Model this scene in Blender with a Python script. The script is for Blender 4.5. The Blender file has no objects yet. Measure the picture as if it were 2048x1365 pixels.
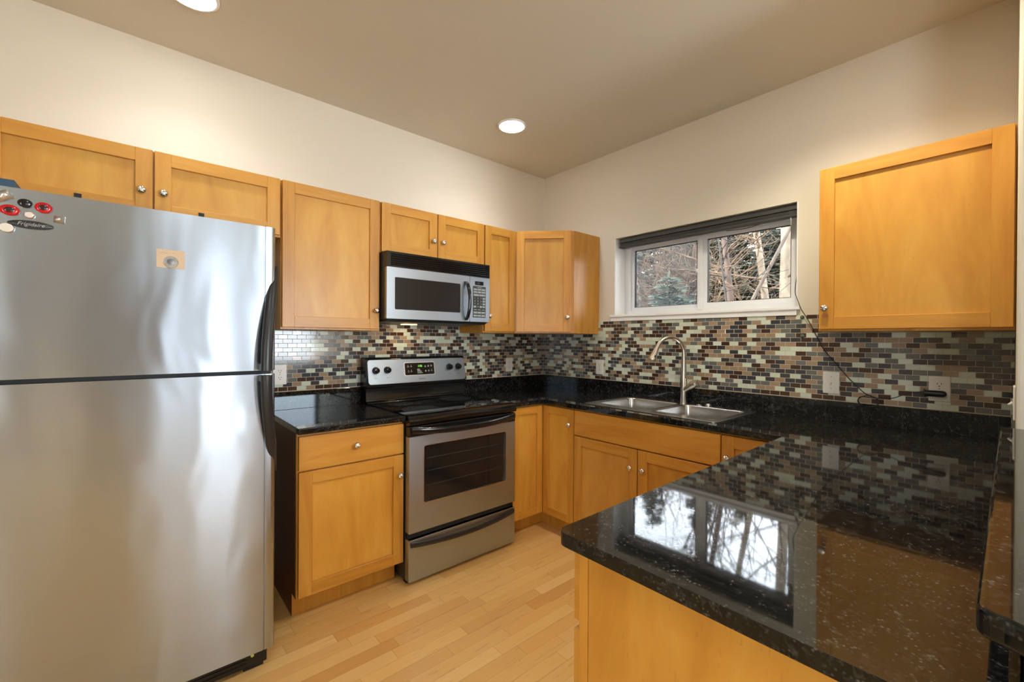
import bpy, bmesh, math, random
from mathutils import Vector, Matrix
R_ = math.radians
S = bpy.context.scene
COL = S.collection

# ------------------------------------------------------------------ camera
cam = bpy.data.cameras.new('camera'); cam.sensor_width = 36.0; cam.sensor_fit = 'HORIZONTAL'
cam.lens = 36.0 * 865.13 / 2048.0; cam.clip_start = 0.02; cam.clip_end = 200
CAM = bpy.data.objects.new('camera', cam); COL.objects.link(CAM)
_R = Vector((.7561189, -.65440653, .00602573)); _U = Vector((-.00206219, .00682499, .99997458)); _F = Vector((.65443102, .75611211, -.00381099))
CAM.matrix_world = Matrix(((_R.x, _U.x, -_F.x, -2.78202), (_R.y, _U.y, -_F.y, -2.77966), (_R.z, _U.z, -_F.z, 1.33031), (0, 0, 0, 1)))
S.camera = CAM

# ------------------------------------------------------------------ sky, sun, daylight, exposure
W = bpy.data.worlds.new('sky'); S.world = W; W.use_nodes = True
bg = W.node_tree.nodes['Background']; bg.inputs[0].default_value = (.86, .93, 1.0, 1); bg.inputs[1].default_value = 4.4
sun = bpy.data.lights.new('sun', 'SUN'); sun.energy = 3.2; sun.angle = R_(.6); sun.color = (1, .86, .66)
SUN = bpy.data.objects.new('sun', sun); COL.objects.link(SUN)
SUN.rotation_euler = Vector((.42, -.80, -.40)).to_track_quat('-Z', 'Y').to_euler()
S.view_settings.view_transform = 'Standard'; S.view_settings.look = 'None'
S.view_settings.gamma = 1.0; S.view_settings.use_curve_mapping = False
S.view_settings.exposure = 1.62

def area(name, loc, aim, w, h, power, col):
    l = bpy.data.lights.new(name, 'AREA'); l.shape = 'RECTANGLE'; l.size = w; l.size_y = h; l.energy = power; l.color = col
    o = bpy.data.objects.new(name, l); COL.objects.link(o); o.location = loc
    o.rotation_euler = Vector(aim).to_track_quat('-Z', 'Y').to_euler(); return o
H = 2.783
# daylight entering at the living-room windows behind the camera
REAR_WIN = [(-3.02, -2.92, .30, 2.10), (-2.28, -2.02, .10, 2.20), (-1.12, -.06, .35, 2.40)]
a, b, c, d = REAR_WIN[2]
area('daylight', ((a + b) / 2, -6.52, (c + d) / 2), (0, 1, 0), b - a, d - c, 28, (.86, .94, 1.0))

# ------------------------------------------------------------------ node helpers
class NT:
    def __init__(s, name):
        m = bpy.data.materials.new(name); m.use_nodes = True; s.m = m; s.t = m.node_tree; s.n = s.t.nodes; s.b = s.n['Principled BSDF']
    def new(s, typ, **kw):
        n = s.n.new(typ)
        for k, v in kw.items(): setattr(n, k, v)
        return n
    def put(s, sock, v):
        if isinstance(v, bpy.types.NodeSocket): s.t.links.new(v, sock)
        elif isinstance(v, (tuple, list)) and len(v) == 3 and sock.type == 'RGBA': sock.default_value = (*v, 1)
        else: sock.default_value = v
    def set(s, **kw):
        for k, v in kw.items(): s.put(s.b.inputs[k.replace('_', ' ')], v)
        return s
    def math(s, op, a, b=0.0, c=0.0):
        n = s.new('ShaderNodeMath', operation=op)
        s.put(n.inputs[0], a); s.put(n.inputs[1], b); s.put(n.inputs[2], c); return n.outputs[0]
    def mix(s, f, a, b, blend='MIX'):
        n = s.new('ShaderNodeMix', data_type='RGBA', blend_type=blend)
        s.put(n.inputs[0], f); s.put(n.inputs[6], a); s.put(n.inputs[7], b); return n.outputs[2]
    def pos(s):
        g = s.new('ShaderNodeNewGeometry'); return g.outputs['Position']
    def xyz(s, v):
        n = s.new('ShaderNodeSeparateXYZ'); s.put(n.inputs[0], v); return n.outputs
    def vec(s, x, y, z):
        n = s.new('ShaderNodeCombineXYZ')
        for i, v in enumerate((x, y, z)): s.put(n.inputs[i], v)
        return n.outputs[0]
    def vmul(s, v, k):
        n = s.new('ShaderNodeVectorMath', operation='MULTIPLY'); s.put(n.inputs[0], v); n.inputs[1].default_value = k; return n.outputs[0]
    def vadd(s, v, k):
        n = s.new('ShaderNodeVectorMath', operation='ADD'); s.put(n.inputs[0], v); s.put(n.inputs[1], k); return n.outputs[0]
    def noise(s, v, scale, detail=3.0, rough=.5, dist=0.0):
        n = s.new('ShaderNodeTexNoise'); s.put(n.inputs['Vector'], v); n.inputs['Scale'].default_value = scale
        n.inputs['Detail'].default_value = detail; n.inputs['Roughness'].default_value = rough; n.inputs['Distortion'].default_value = dist
        return n.outputs[0]
    def white(s, v):
        n = s.new('ShaderNodeTexWhiteNoise', noise_dimensions='3D'); s.put(n.inputs[0], v); return n.outputs[0]
    def ramp(s, f, stops, interp='LINEAR'):
        n = s.new('ShaderNodeValToRGB'); r = n.color_ramp; r.interpolation = interp
        while len(r.elements) < len(stops): r.elements.new(.5)
        for e, (p, c) in zip(r.elements, stops): e.position = p; e.color = (*c, 1)
        s.put(n.inputs[0], f); return n.outputs[0]
    def bump(s, h, strength=.2, dist=.01):
        n = s.new('ShaderNodeBump'); s.put(n.inputs['Height'], h); n.inputs['Strength'].default_value = strength
        n.inputs['Distance'].default_value = dist; s.put(s.b.inputs['Normal'], n.outputs[0])
    def rnd(s):
        return s.new('ShaderNodeObjectInfo').outputs['Random']

def srgb(r, g, b):
    f = lambda c: ((c / 255 + .055) / 1.055) ** 2.4 if c > 10 else c / 255 / 12.92
    return (f(r), f(g), f(b))
def plain(name, col, rough=.5, metal=0.0, **kw):
    t = NT(name); t.set(Base_Color=col, Roughness=rough, Metallic=metal, **kw); return t.m

def maple(name, k, tint=(1, 1, 1)):
    t = NT(name); p = t.vadd(t.pos(), t.vmul(t.vec(t.rnd(), t.rnd(), t.rnd()), (9, 7, 5)))
    v = t.vmul(p, k)
    n1 = t.noise(v, 1.6, 3, .55, 1.6); n2 = t.noise(v, 11, 4, .6, .4); n3 = t.noise(t.vmul(p, tuple(a * 2.2 for a in k)), 26, 2)
    c = t.ramp(n1, [(.25, srgb(194, 134, 46)), (.5, srgb(212, 154, 58)), (.75, srgb(221, 169, 73))])
    c = t.mix(t.math('MULTIPLY', n2, .32), c, srgb(176, 112, 46))
    c = t.mix(t.math('MULTIPLY', t.math('GREATER_THAN', n3, .70), .22), c, srgb(160, 98, 46))
    v_ = t.math('ADD', t.math('MULTIPLY', t.rnd(), .14), .93)
    c = t.mix(1.0, c, t.vec(v_, v_, v_), 'MULTIPLY'); c = t.mix(1.0, c, tint, 'MULTIPLY')
    t.set(Base_Color=c, Roughness=.40, Coat_Weight=.12, Coat_Roughness=.2)
    t.bump(n2, .03, .002); return t.m

MAPLE_V = maple('maple_vertical_grain', (7, 7, .75), (.95, .90, .84))
MAPLE_H = maple('maple_horizontal_grain', (.75, .75, 7), (.95, .90, .84))
MAPLE_P = maple('maple_panel', (3.2, 3.2, .8), (1.0, 1.01, 1.02))
MAPLE_D = plain('cabinet_side_shaded', srgb(112, 70, 36), .45)  # dark brown puts the shade on the base cabinet's side into the colour

def make_floor():
    t = NT('maple_strip_floor'); o = t.xyz(t.pos()); x, y = o[0], o[1]
    ry = t.math('DIVIDE', y, .066); row = t.math('FLOOR', ry); fy = t.math('FRACT', ry)
    off = t.math('MULTIPLY', t.white(t.vec(row, 3.1, 7.7)), 3.0)
    cx = t.math('DIVIDE', t.math('ADD', x, off), .47); col = t.math('FLOOR', cx); fx = t.math('FRACT', cx)
    r = t.white(t.vec(row, col, 1.3))
    c = t.ramp(r, [(0, srgb(222, 174, 102)), (.3, srgb(231, 187, 115)), (.6, srgb(211, 160, 90)), (.8, srgb(236, 197, 130)), (1, srgb(206, 152, 84))])
    g = t.noise(t.vadd(t.vmul(t.pos(), (1.2, 16, 1)), t.vec(t.math('MULTIPLY', r, 20), 0, 0)), 5, 4, .6, .8)
    c = t.mix(t.math('MULTIPLY', t.math('GREATER_THAN', g, .64), .35), c, srgb(170, 112, 62))
    c = t.mix(t.math('MULTIPLY', g, .22), c, srgb(176, 116, 62))
    pl = t.math('FRACT', t.math('DIVIDE', y, .198))
    e1 = t.math('MULTIPLY', t.math('LESS_THAN', fy, .02), .35); e2 = t.math('MULTIPLY', t.math('LESS_THAN', fx, .004), .45)
    e3 = t.math('MULTIPLY', t.math('LESS_THAN', pl, .008), .7)
    c = t.mix(t.math('MAXIMUM', t.math('MAXIMUM', e1, e2), e3), c, srgb(110, 66, 30))
    t.set(Base_Color=c, Roughness=.33, Coat_Weight=.3, Coat_Roughness=.2); return t.m
FLOOR = make_floor()

def make_tile():
    t = NT('glass_mosaic_tile'); o = t.xyz(t.pos()); u = t.math('ADD', t.math('ADD', o[0], o[1]), 10.0); z = t.math('SUBTRACT', o[2], 1.0196)
    rz = t.math('DIVIDE', z, .0254); row = t.math('FLOOR', rz); fz = t.math('FRACT', rz)
    sh = t.math('MULTIPLY', t.math('MODULO', t.math('ADD', row, 40), 2.0), .5)
    cu = t.math('ADD', t.math('DIVIDE', u, .0508), sh); col = t.math('FLOOR', cu); fu = t.math('FRACT', cu)
    r = t.white(t.vec(row, col, 4.4)); r2 = t.white(t.vec(col, row, 9.1))
    c = t.ramp(r, [(0, srgb(208, 218, 200)), (.23, srgb(160, 138, 114)), (.44, srgb(70, 50, 42)), (.66, srgb(62, 64, 70)), (.84, srgb(106, 110, 107))], 'CONSTANT')
    v_ = t.math('ADD', t.math('MULTIPLY', r2, .16), .92)
    c = t.mix(1.0, c, t.vec(v_, v_, v_), 'MULTIPLY')
    fib = t.noise(t.vmul(t.pos(), (8, 8, 160)), 4, 2); c = t.mix(t.math('MULTIPLY', fib, .10), c, srgb(40, 34, 30))
    g = t.math('MAXIMUM', t.math('LESS_THAN', t.math('ABSOLUTE', t.math('SUBTRACT', fz, .5)), .455), 0)
    g2 = t.math('LESS_THAN', t.math('ABSOLUTE', t.math('SUBTRACT', fu, .5)), .477)
    inside = t.math('MULTIPLY', t.math('MULTIPLY', g, g2), t.math('GREATER_THAN', z, 0.0))
    c = t.mix(inside, srgb(196, 182, 156), c)
    t.set(Base_Color=c, Roughness=t.math('SUBTRACT', .62, t.math('MULTIPLY', inside, .52)))
    t.bump(inside, .5, .0012); return t.m
TILE = make_tile()

def make_granite(name, seams=False):
    t = NT(name); p = t.pos()
    n = t.noise(p, 95, 4, .62, .5); m = t.noise(p, 26, 3, .6, 1.2)
    f = t.ramp(t.math('ADD', n, t.math('MULTIPLY', t.math('SUBTRACT', m, .5), .5)), [(.52, (0, 0, 0)), (.68, (.35, .35, .35)), (.76, (1, 1, 1))])
    vo = t.new('ShaderNodeTexVoronoi'); vo.inputs['Scale'].default_value = 130; t.put(vo.inputs['Vector'], p)
    fl = t.math('MULTIPLY', t.ramp(vo.outputs['Distance'], [(.10, (1, 1, 1)), (.34, (0, 0, 0))]), t.ramp(m, [(.46, (0, 0, 0)), (.60, (1, 1, 1))]))
    c = t.mix(f, (.0075, .0072, .007), (.085, .082, .075)); c = t.mix(t.math('MULTIPLY', fl, .6), c, (.17, .165, .15))
    if seams:
        o = t.xyz(p); u = t.math('FRACT', t.math('DIVIDE', t.math('ADD', t.math('ADD', o[0], o[1]), 10.07), .152 * 2))
        c = t.mix(t.math('MULTIPLY', t.math('LESS_THAN', u, .007), .8), c, (.05, .05, .048))
    t.set(Base_Color=c, Roughness=.04, IOR=1.47, Specular_Tint=(.82, .93, 1.0, 1)); return t.m
GRANITE = make_granite('black_granite'); GRANITE_S = make_granite('black_granite_tiles', True)

def steel(name, tang, col=(.60, .595, .58), rough=.30, an=.75, wave=.0, vert=False):
    t = NT(name); p = t.pos()
    k = (1.5, 1.5, 240) if not vert else (240, 240, 1.5)
    n = t.noise(t.vmul(p, k), 2.0, 3, .6)
    c = t.mix(t.math('MULTIPLY', n, .25), col, tuple(a * .72 for a in col))
    t.set(Base_Color=c, Metallic=1.0, Roughness=rough, Anisotropic=an, Tangent=t.vec(*tang))
    if wave:
        w = t.noise(t.vmul(p, (2.4, 2.4, 1.1)), 1.6, 2, .5, .4); t.bump(w, wave, .03)
    return t.m
STEEL_X = steel('brushed_stainless_fridge', (0, 0, 1), (.465, .53, .60), .25, .8, .20)
STEEL_A = steel('brushed_stainless_range', (0, 0, 1), (.45, .515, .585), .40, .6, .0)
STEEL_S = plain('sink_stainless', (.58, .58, .57), .26, 1.0)
NICKEL = plain('brushed_nickel', (.66, .62, .56), .25, 1.0)
CHROME = plain('chrome', (.75, .75, .75), .10, 1.0)
BLACK = plain('gloss_black_plastic', (.008, .008, .009), .12)
BLACK_M = plain('satin_black_plastic', (.016, .017, .019), .34)
GASKET = plain('black_rubber', (.006, .006, .006), .6)
GLASS_B = plain('black_ceramic_glass', (.004, .004, .0045), .035, IOR=1.6)
BURNER = plain('printed_burner_ring', (.030, .036, .043), .12)
OVEN_GL = plain('oven_window_glass', (.011, .011, .0115), .06, IOR=1.5)
MICRO_GL = plain('microwave_window_mesh', (.012, .0115, .0115), .22, IOR=1.38)
WHITE = plain('white_plastic', srgb(232, 228, 222), .35)
WHITE_T = plain('white_trim_paint', srgb(238, 238, 236), .4)
VINYL = plain('white_vinyl', srgb(226, 228, 230), .35)
DARK = plain('dark_slot', (.01, .01, .01), .6)
GREYB = plain('charcoal_blind_fabric', srgb(62, 64, 62), .6)
CORD = plain('black_cord', (.010, .009, .009), .45)
KEY = plain('keypad_grey', srgb(120, 126, 122), .45)
KEYTXT = plain('keypad_legend', srgb(205, 208, 200), .5)
INK = plain('grey_ink', srgb(84, 78, 72), .6)
def emis(name, col, s):
    t = NT(name); t.set(Base_Color=(0, 0, 0), Emission_Color=col, Emission_Strength=s); return t.m
LED = emis('green_clock_digits', (.25, .8, .08), .55); LEDDIM = emis('dim_clock_digits', (.3, .3, .28), .12)
LENS = emis('ceiling_light_lens', (1, .98, .95), 14.0); HOOD = emis('hood_bulb_lens', (1, .62, .25), 1.3)

def wallpaint(name, c):
    t = NT(name); n = t.noise(t.pos(), 160, 3, .6); m = t.noise(t.pos(), 22, 2)
    t.set(Base_Color=c, Roughness=.62); t.bump(t.math('ADD', n, m), .12, .002); return t.m
WALL = wallpaint('greige_wall_paint', srgb(218, 210, 192)); CEIL = wallpaint('ceiling_paint', srgb(206, 203, 190))

def make_glass(name, haze=0.0):
    t = NT(name); n = t.n; n.remove(t.b)
    tr = t.new('ShaderNodeBsdfTransparent'); gl = t.new('ShaderNodeBsdfGlossy'); gl.inputs['Roughness'].default_value = .01
    fr = t.new('ShaderNodeFresnel'); fr.inputs[0].default_value = 1.35
    mx = t.new('ShaderNodeMixShader'); t.put(mx.inputs[0], fr.outputs[0]); t.put(mx.inputs[1], tr.outputs[0]); t.put(mx.inputs[2], gl.outputs[0])
    out = mx.outputs[0]
    if haze:
        df = t.new('ShaderNodeBsdfDiffuse'); df.inputs[0].default_value = (.30, .34, .40, 1)
        m2 = t.new('ShaderNodeMixShader'); m2.inputs[0].default_value = haze; t.put(m2.inputs[1], tr.outputs[0]); t.put(m2.inputs[2], df.outputs[0]); out = m2.outputs[0]
    t.put(n['Material Output'].inputs[0], out); return t.m
PANE = make_glass('window_glass'); SCREEN = make_glass('insect_screen_mesh', .20)
CLEAR = plain('clear_plastic', (.75, .78, .76), .12, Transmission_Weight=.75, IOR=1.3)

# ------------------------------------------------------------------ mesh helpers
MA = lambda u, d, z: Vector((u, -d, z))      # stove wall: u = x, d = distance from wall
MB_ = lambda u, d, z: Vector((-d, u, z))     # window wall: u = y, d = distance from wall
def I3(x, y, z): return Vector((x, y, z))
def mbox(bm, M, u0, u1, d0, d1, z0, z1, mi=0):
    v = [bm.verts.new(M(u, d, z)) for z in (z0, z1) for u, d in ((u0, d0), (u1, d0), (u1, d1), (u0, d1))]
    for q in ((0, 1, 2, 3), (4, 5, 6, 7), (0, 1, 5, 4), (1, 2, 6, 5), (2, 3, 7, 6), (3, 0, 4, 7)):
        bm.faces.new([v[i] for i in q]).material_index = mi
def box(bm, x0, x1, y0, y1, z0, z1, mi=0): mbox(bm, I3, x0, x1, y0, y1, z0, z1, mi)
def loft(bm, rings, mi=0, cap0=True, cap1=True, closed=True):
    V = [[bm.verts.new(p) for p in r] for r in rings]; n = len(V[0])
    for a, b in zip(V, V[1:]):
        for i in range(n if closed else n - 1):
            j = (i + 1) % n; bm.faces.new((a[i], a[j], b[j], b[i])).material_index = mi
    if cap0: bm.faces.new(V[0]).material_index = mi
    if cap1: bm.faces.new(V[-1]).material_index = mi
def frame_of(t):
    t = t.normalized(); a = Vector((0, 0, 1)) if abs(t.z) < .9 else Vector((1, 0, 0))
    s = t.cross(a).normalized(); return s, t.cross(s).normalized()
def tube(bm, pts, r, seg=10, mi=0, caps=True):
    pts = [Vector(p) for p in pts]; n = len(pts); rr = r if isinstance(r, (list, tuple)) else [r] * n
    rings = []; s = None
    for i, p in enumerate(pts):
        t = (pts[min(i + 1, n - 1)] - pts[max(i - 1, 0)]).normalized()
        if s is None: s, b = frame_of(t)
        else:
            s = (s - t * s.dot(t)).normalized(); b = t.cross(s)
        rings.append([p + (s * math.cos(k * 2 * math.pi / seg) + b * math.sin(k * 2 * math.pi / seg)) * rr[i] for k in range(seg)])
    loft(bm, rings, mi, caps, caps)
def lathe(bm, prof, o, axis, seg=24, mi=0, wob=None):
    o = Vector(o); ax = Vector(axis).normalized(); s, b = frame_of(ax); rings = []
    for q, (r, h) in enumerate(prof):
        ring = []
        for k in range(seg):
            a = k * 2 * math.pi / seg; rr = max(r, 1e-4); hh = h + (wob(a, q) if wob else 0)
            ring.append(o + ax * hh + (s * math.cos(a) + b * math.sin(a)) * rr)
        rings.append(ring)
    loft(bm, rings, mi)
def spline(pts, n=8):
    P = [Vector(p) for p in pts]; P = [2 * P[0] - P[1]] + P + [2 * P[-1] - P[-2]]; out = []
    for i in range(1, len(P) - 2):
        a, b, c, d = P[i - 1:i + 3]
        for k in range(n):
            t = k / n; out.append(.5 * ((2 * b) + (c - a) * t + (2 * a - 5 * b + 4 * c - d) * t * t + (3 * b - a - 3 * c + d) * t ** 3))
    out.append(P[-2]); return out
def rrect(u0, u1, v0, v1, r, n=5):
    out = []
    for cu, cv, a0 in ((u1 - r, v1 - r, 0), (u0 + r, v1 - r, 90), (u0 + r, v0 + r, 180), (u1 - r, v0 + r, 270)):
        for k in range(n + 1):
            a = R_(a0 + 90 * k / n); out.append((cu + r * math.cos(a), cv + r * math.sin(a)))
    return out
def poly_prism(bm, outer, holes, f, w0, w1, mi=0):
    """outer/holes: 2D loops, f(u,v,w) -> point; solid between w0 and w1"""
    caps = []
    for w in (w0, w1):
        loops = [[bm.verts.new(f(u, v, w)) for u, v in lp] for lp in [outer] + holes]
        if holes:
            ed = [bm.edges.new((lp[i], lp[(i + 1) % len(lp)])) for lp in loops for i in range(len(lp))]
            g = bmesh.ops.triangle_fill(bm, use_beauty=True, edges=ed)
            for x in g['geom']:
                if isinstance(x, bmesh.types.BMFace): x.material_index = mi
        else: bm.faces.new(loops[0]).material_index = mi
        caps.append(loops)
    for a, b in zip(*caps):
        for i in range(len(a)):
            j = (i + 1) % len(a); bm.faces.new((a[i], a[j], b[j], b[i])).material_index = mi
ORIG = {}
def obj(name, bm, mats, parent=None, smooth=False, bevel=0.0, bseg=2):
    bmesh.ops.recalc_face_normals(bm, faces=bm.faces)
    base = ORIG.get(parent.name, Vector((0, 0, 0))) if parent else None
    if parent is None:   # origin at the base of the thing
        xs = [v.co for v in bm.verts]; lo = Vector([min(c[i] for c in xs) for i in range(3)]); hi = Vector([max(c[i] for c in xs) for i in range(3)])
        base = Vector(((lo.x + hi.x) / 2, (lo.y + hi.y) / 2, lo.z))
    for v in bm.verts: v.co -= base
    me = bpy.data.meshes.new(name); bm.to_mesh(me); bm.free()
    if smooth is not False:
        me.polygons.foreach_set('use_smooth', [True] * len(me.polygons))
        if smooth is not True: me.set_sharp_from_angle(angle=R_(smooth))
    for m in (mats if isinstance(mats, (list, tuple)) else [mats]): me.materials.append(m)
    o = bpy.data.objects.new(name, me); COL.objects.link(o)
    if parent: o.parent = parent
    else: o.location = base
    ORIG[o.name] = base
    if bevel:
        md = o.modifiers.new('bevel', 'BEVEL'); md.width = bevel; md.segments = bseg; md.limit_method = 'ANGLE'; md.angle_limit = R_(40)
        md.harden_normals = False
    return o
def tag(o, label=None, cat=None, group=None, kind=None):
    if label: o['label'] = label
    if cat: o['category'] = cat
    if group: o['group'] = group
    if kind: o['kind'] = kind
    return o
def thing(name, loc, label, cat, group=None):
    o = bpy.data.objects.new(name, None); COL.objects.link(o); o.location = loc; o.empty_display_size = .1
    ORIG[o.name] = Vector(loc); return tag(o, label, cat, group)
def struct(name, bm, m, parent=None, **kw):
    o = obj(name, bm, m, parent, **kw); o['kind'] = 'structure'; return o
def N(): return bmesh.new()
def bxo(name, m, parent, *a, M=I3, **kw):
    b = N(); mbox(b, M, *a); return obj(name, b, m, parent, **kw)
def lettering(text, size, parent, loc, xdir, up, m, shear=0.0, name='lettering', ext=.0003, bold=0.0):
    c = bpy.data.curves.new(name, 'FONT'); c.body = text; c.size = size; c.align_x = 'CENTER'; c.align_y = 'CENTER'
    c.shear = shear; c.extrude = ext; c.offset = bold; c.resolution_u = 3; c.materials.append(m)
    tmp = bpy.data.objects.new(name, c); COL.objects.link(tmp)
    me = bpy.data.meshes.new_from_object(tmp.evaluated_get(bpy.context.evaluated_depsgraph_get())); me.name = name
    bpy.data.objects.remove(tmp); bpy.data.curves.remove(c)
    if not me.materials: me.materials.append(m)
    o = bpy.data.objects.new(name, me); COL.objects.link(o); o.parent = parent
    x = Vector(xdir).normalized(); u = Vector(up).normalized(); n = x.cross(u)
    o.matrix_local = Matrix(((x.x, u.x, n.x, 0), (x.y, u.y, n.y, 0), (x.z, u.z, n.z, 0), (0, 0, 0, 1)))
    o.location = Vector(loc) - ORIG[parent.name]; return o

# ------------------------------------------------------------------ the room
b = N(); box(b, -5.6, .16, -6.6, .16, -.06, 0); struct('floor', b, FLOOR)
b = N(); box(b, -5.6, .16, -6.6, .16, H, H + .12); struct('ceiling', b, CEIL)
b = N(); box(b, -5.6, .16, 0, .16, 0, H); struct('wall_left', b, WALL)
WY0, WY1, WZ0, WZ1 = -1.996, -.7705, 1.505, 2.1105
b = N(); box(b, 0, .18, WY1, 0, 0, H); box(b, 0, .18, -6.6, WY0, 0, H); box(b, 0, .18, WY0, WY1, 0, WZ0); box(b, 0, .18, WY0, WY1, WZ1, H)
struct('wall_right', b, WALL)
b = N(); box(b, -.690, -.0005, -2.915, -2.790, 0, H); struct('wall_partition', b, WALL, bevel=.008)
b = N(); box(b, -2.10, -.691, -2.905, -2.790, 0, 1.029); struct('wall_knee', b, [GRANITE])
b = N(); xs = [-5.6] + [v for w in REAR_WIN for v in w[:2]] + [.16]
for i in range(0, len(xs), 2): box(b, xs[i], xs[i + 1], -6.6, -6.48, 0, H)
for (a, c, z0, z1) in REAR_WIN: box(b, a, c, -6.6, -6.48, 0, z0); box(b, a, c, -6.6, -6.48, z1, H)
struct('wall_rear', b, wallpaint('rear_wall_darkened', srgb(128, 120, 112)))  # unseen wall, colour darkened so window streaks stand out in the fridge reflection
b = N(); box(b, -5.6, -5.48, -6.48, -5.4, 0, H); box(b, -5.6, -5.48, -4.3, 0, 0, H); box(b, -5.6, -5.48, -5.4, -4.3, 0, .5); box(b, -5.6, -5.48, -5.4, -4.3, 2.3, H)
struct('wall_far_left', b, WALL)

# tiled backsplashes
b = N(); poly_prism(b, [(-2.9, .93), (-.0085, .93), (-.0085, 1.386), (-.9135, 1.386), (-.9135, 1.4485), (-1.689, 1.4485), (-1.689, 1.386), (-2.9, 1.386)], [], lambda u, v, w: Vector((u, w, v)), -.008, -.0005); struct('trim_1', b, TILE)
b = N(); poly_prism(b, [(-.0085, 1.0175), (-.0085, 1.386), (-.612, 1.386), (-.612, 1.474), (-2.170, 1.474), (-2.170, 1.386), (-2.7885, 1.386), (-2.7885, 1.0175)], [], lambda u, v, w: Vector((w, u, v)), -.008, -.0005)
struct('trim_2', b, TILE)

# window: sill and apron, jamb liner, vinyl frame, sash, panes, screen
b = N(); box(b, -.022, .128, -2.011, -.742, 1.505, 1.523); box(b, -.014, -.0005, -1.996, -.745, 1.4742, 1.505)
win = struct('window_1', b, WHITE_T, bevel=.002)
b = N(); box(b, 0.001, .128, WY1 - .006, WY1, 1.523, WZ1); box(b, 0.001, .128, WY0, WY0 + .006, 1.523, WZ1); obj('jamb_liner', b, WHITE_T, win)
FX = .13
b = N()
poly_prism(b, [(WY0 + .001, 1.524), (WY1 - .001, 1.524), (WY1 - .001, WZ1 - .001), (WY0 + .001, WZ1 - .001)], [[(WY0 + .042, 1.556), (WY1 - .052, 1.556), (WY1 - .052, 2.052), (WY0 + .042, 2.052)]], lambda u, v, w: Vector((w, u, v)), FX, FX + .05)
obj('window_frame', b, VINYL, win, bevel=.003)
b = N()
def rim(bm, y0, y1, z0, z1, t, x0, x1): poly_prism(bm, [(y0, z0), (y1, z0), (y1, z1), (y0, z1)], [[(y0 + t, z0 + t), (y1 - t, z0 + t), (y1 - t, z1 - t), (y0 + t, z1 - t)]], lambda u, v, w: Vector((w, u, v)), x0, x1)
rim(b, -1.375, -.823, 1.556, 2.052, .027, FX + .022, FX + .05); obj('fixed_sash', b, VINYL, win, bevel=.002)
b = N(); rim(b, -1.953, -1.393, 1.556, 2.052, .032, FX + .012, FX + .042); box(b, FX - .004, FX + .050, -1.398, -1.362, 1.54, 2.06)
obj('sliding_sash', b, VINYL, win, bevel=.002)
for q in ((-1.348, -.850, 1.583, 2.025, FX + .0225, FX + .0454), (-1.921, -1.425, 1.588, 2.020, FX + .0125, FX + .0374)):
    b = N(); rim(b, *q[:4], .0025, *q[4:]); obj('glazing_gasket', b, plain('dark_brown_gasket', srgb(40, 32, 26), .7), win)
b = N(); lathe(b, [(.016, 0), (.016, .012), (.011, .016), (0, .017)], (FX + .004, -1.368, 1.81), (0, 1, 0), 16); obj('sash_latch', b, VINYL, win, smooth=40)
b = N(); box(b, FX + .0455, FX + .0485, -1.352, -.846, 1.58, 2.03); obj('glass_pane', b, PANE, win)
b = N(); box(b, FX + .0375, FX + .0405, -1.925, -1.421, 1.585, 2.025); obj('glass_pane', b, PANE, win)
b = N(); box(b, FX + .054, FX + .0545, -1.36, -.838, 1.57, 2.04); obj('insect_screen', b, SCREEN, win)

# raised blind under the head of the window
bl = thing('window_blind', (.055, -1.385, 2.036), 'charcoal blind drawn all the way up under the head of the window', 'blind')
b = N(); box(b, .020, .075, -1.985, -.795, 2.074, 2.106); obj('head_rail', b, GREYB, bl, bevel=.004)
b = N()
for k in range(3): box(b, .024 + .001 * k, .071, -1.985, -.796, 2.050 + k * .0075, 2.056 + k * .0075)
obj('blind_stack', b, GREYB, bl, bevel=.002)
b = N(); box(b, .019, .073, -1.985, -.795, 2.037, 2.049); obj('bottom_rail', b, GREYB, bl, bevel=.003)
b = N(); tube(b, [(.03, -1.953, 2.09), (.028, -1.952, 2.03), (.03, -1.951, 1.99)], .0035, 8); obj('wand', b, CLEAR, bl)

# ------------------------------------------------------------------ cabinets
def knob_bm(p, ax):
    b = N()
    prof = [(.007, 0), (.0065, .010), (.012, .013), (.0158, .017), (.0162, .021), (.0145, .0255), (.0105, .0285), (.005, .0298), (0, .030)]
    def wob(a, q): return .0011 * (1 if math.sin(5 * a + q * .8) > 0 else -1) if q >= 4 and q < 8 else 0
    lathe(b, prof, p, ax, 40, 0, wob); return b
def knob(parent, M, u, d, z):
    p = M(u, d, z); ax = M(u, d + 1, z) - p
    return obj('knob', knob_bm(p, ax), NICKEL, parent, smooth=50)
SW = .058
def shaker(parent, M, u0, u1, z0, z1, d, ku=None, kz=None, name='door', sw=SW):
    """door slab on the plane d .. d+.02, five-piece with a recessed panel"""
    if u0 > u1: u0, u1 = u1, u0
    b = N(); t = .020
    mbox(b, M, u0, u0 + sw, d, d + t, z0, z1, 0); mbox(b, M, u1 - sw, u1, d, d + t, z0, z1, 0)
    mbox(b, M, u0 + sw, u1 - sw, d, d + t, z0, z0 + sw, 1); mbox(b, M, u0 + sw, u1 - sw, d, d + t, z1 - sw, z1, 1)
    o = obj(name, b, [MAPLE_V, MAPLE_H], parent, bevel=.0012, bseg=1)
    b = N(); mbox(b, M, u0 + sw - .004, u1 - sw + .004, d + .002, d + .0075, z0 + sw - .004, z1 - sw + .004); obj('panel', b, MAPLE_P, o)
    if ku is not None: knob(o, M, ku, d + t, kz)
    return o
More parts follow.
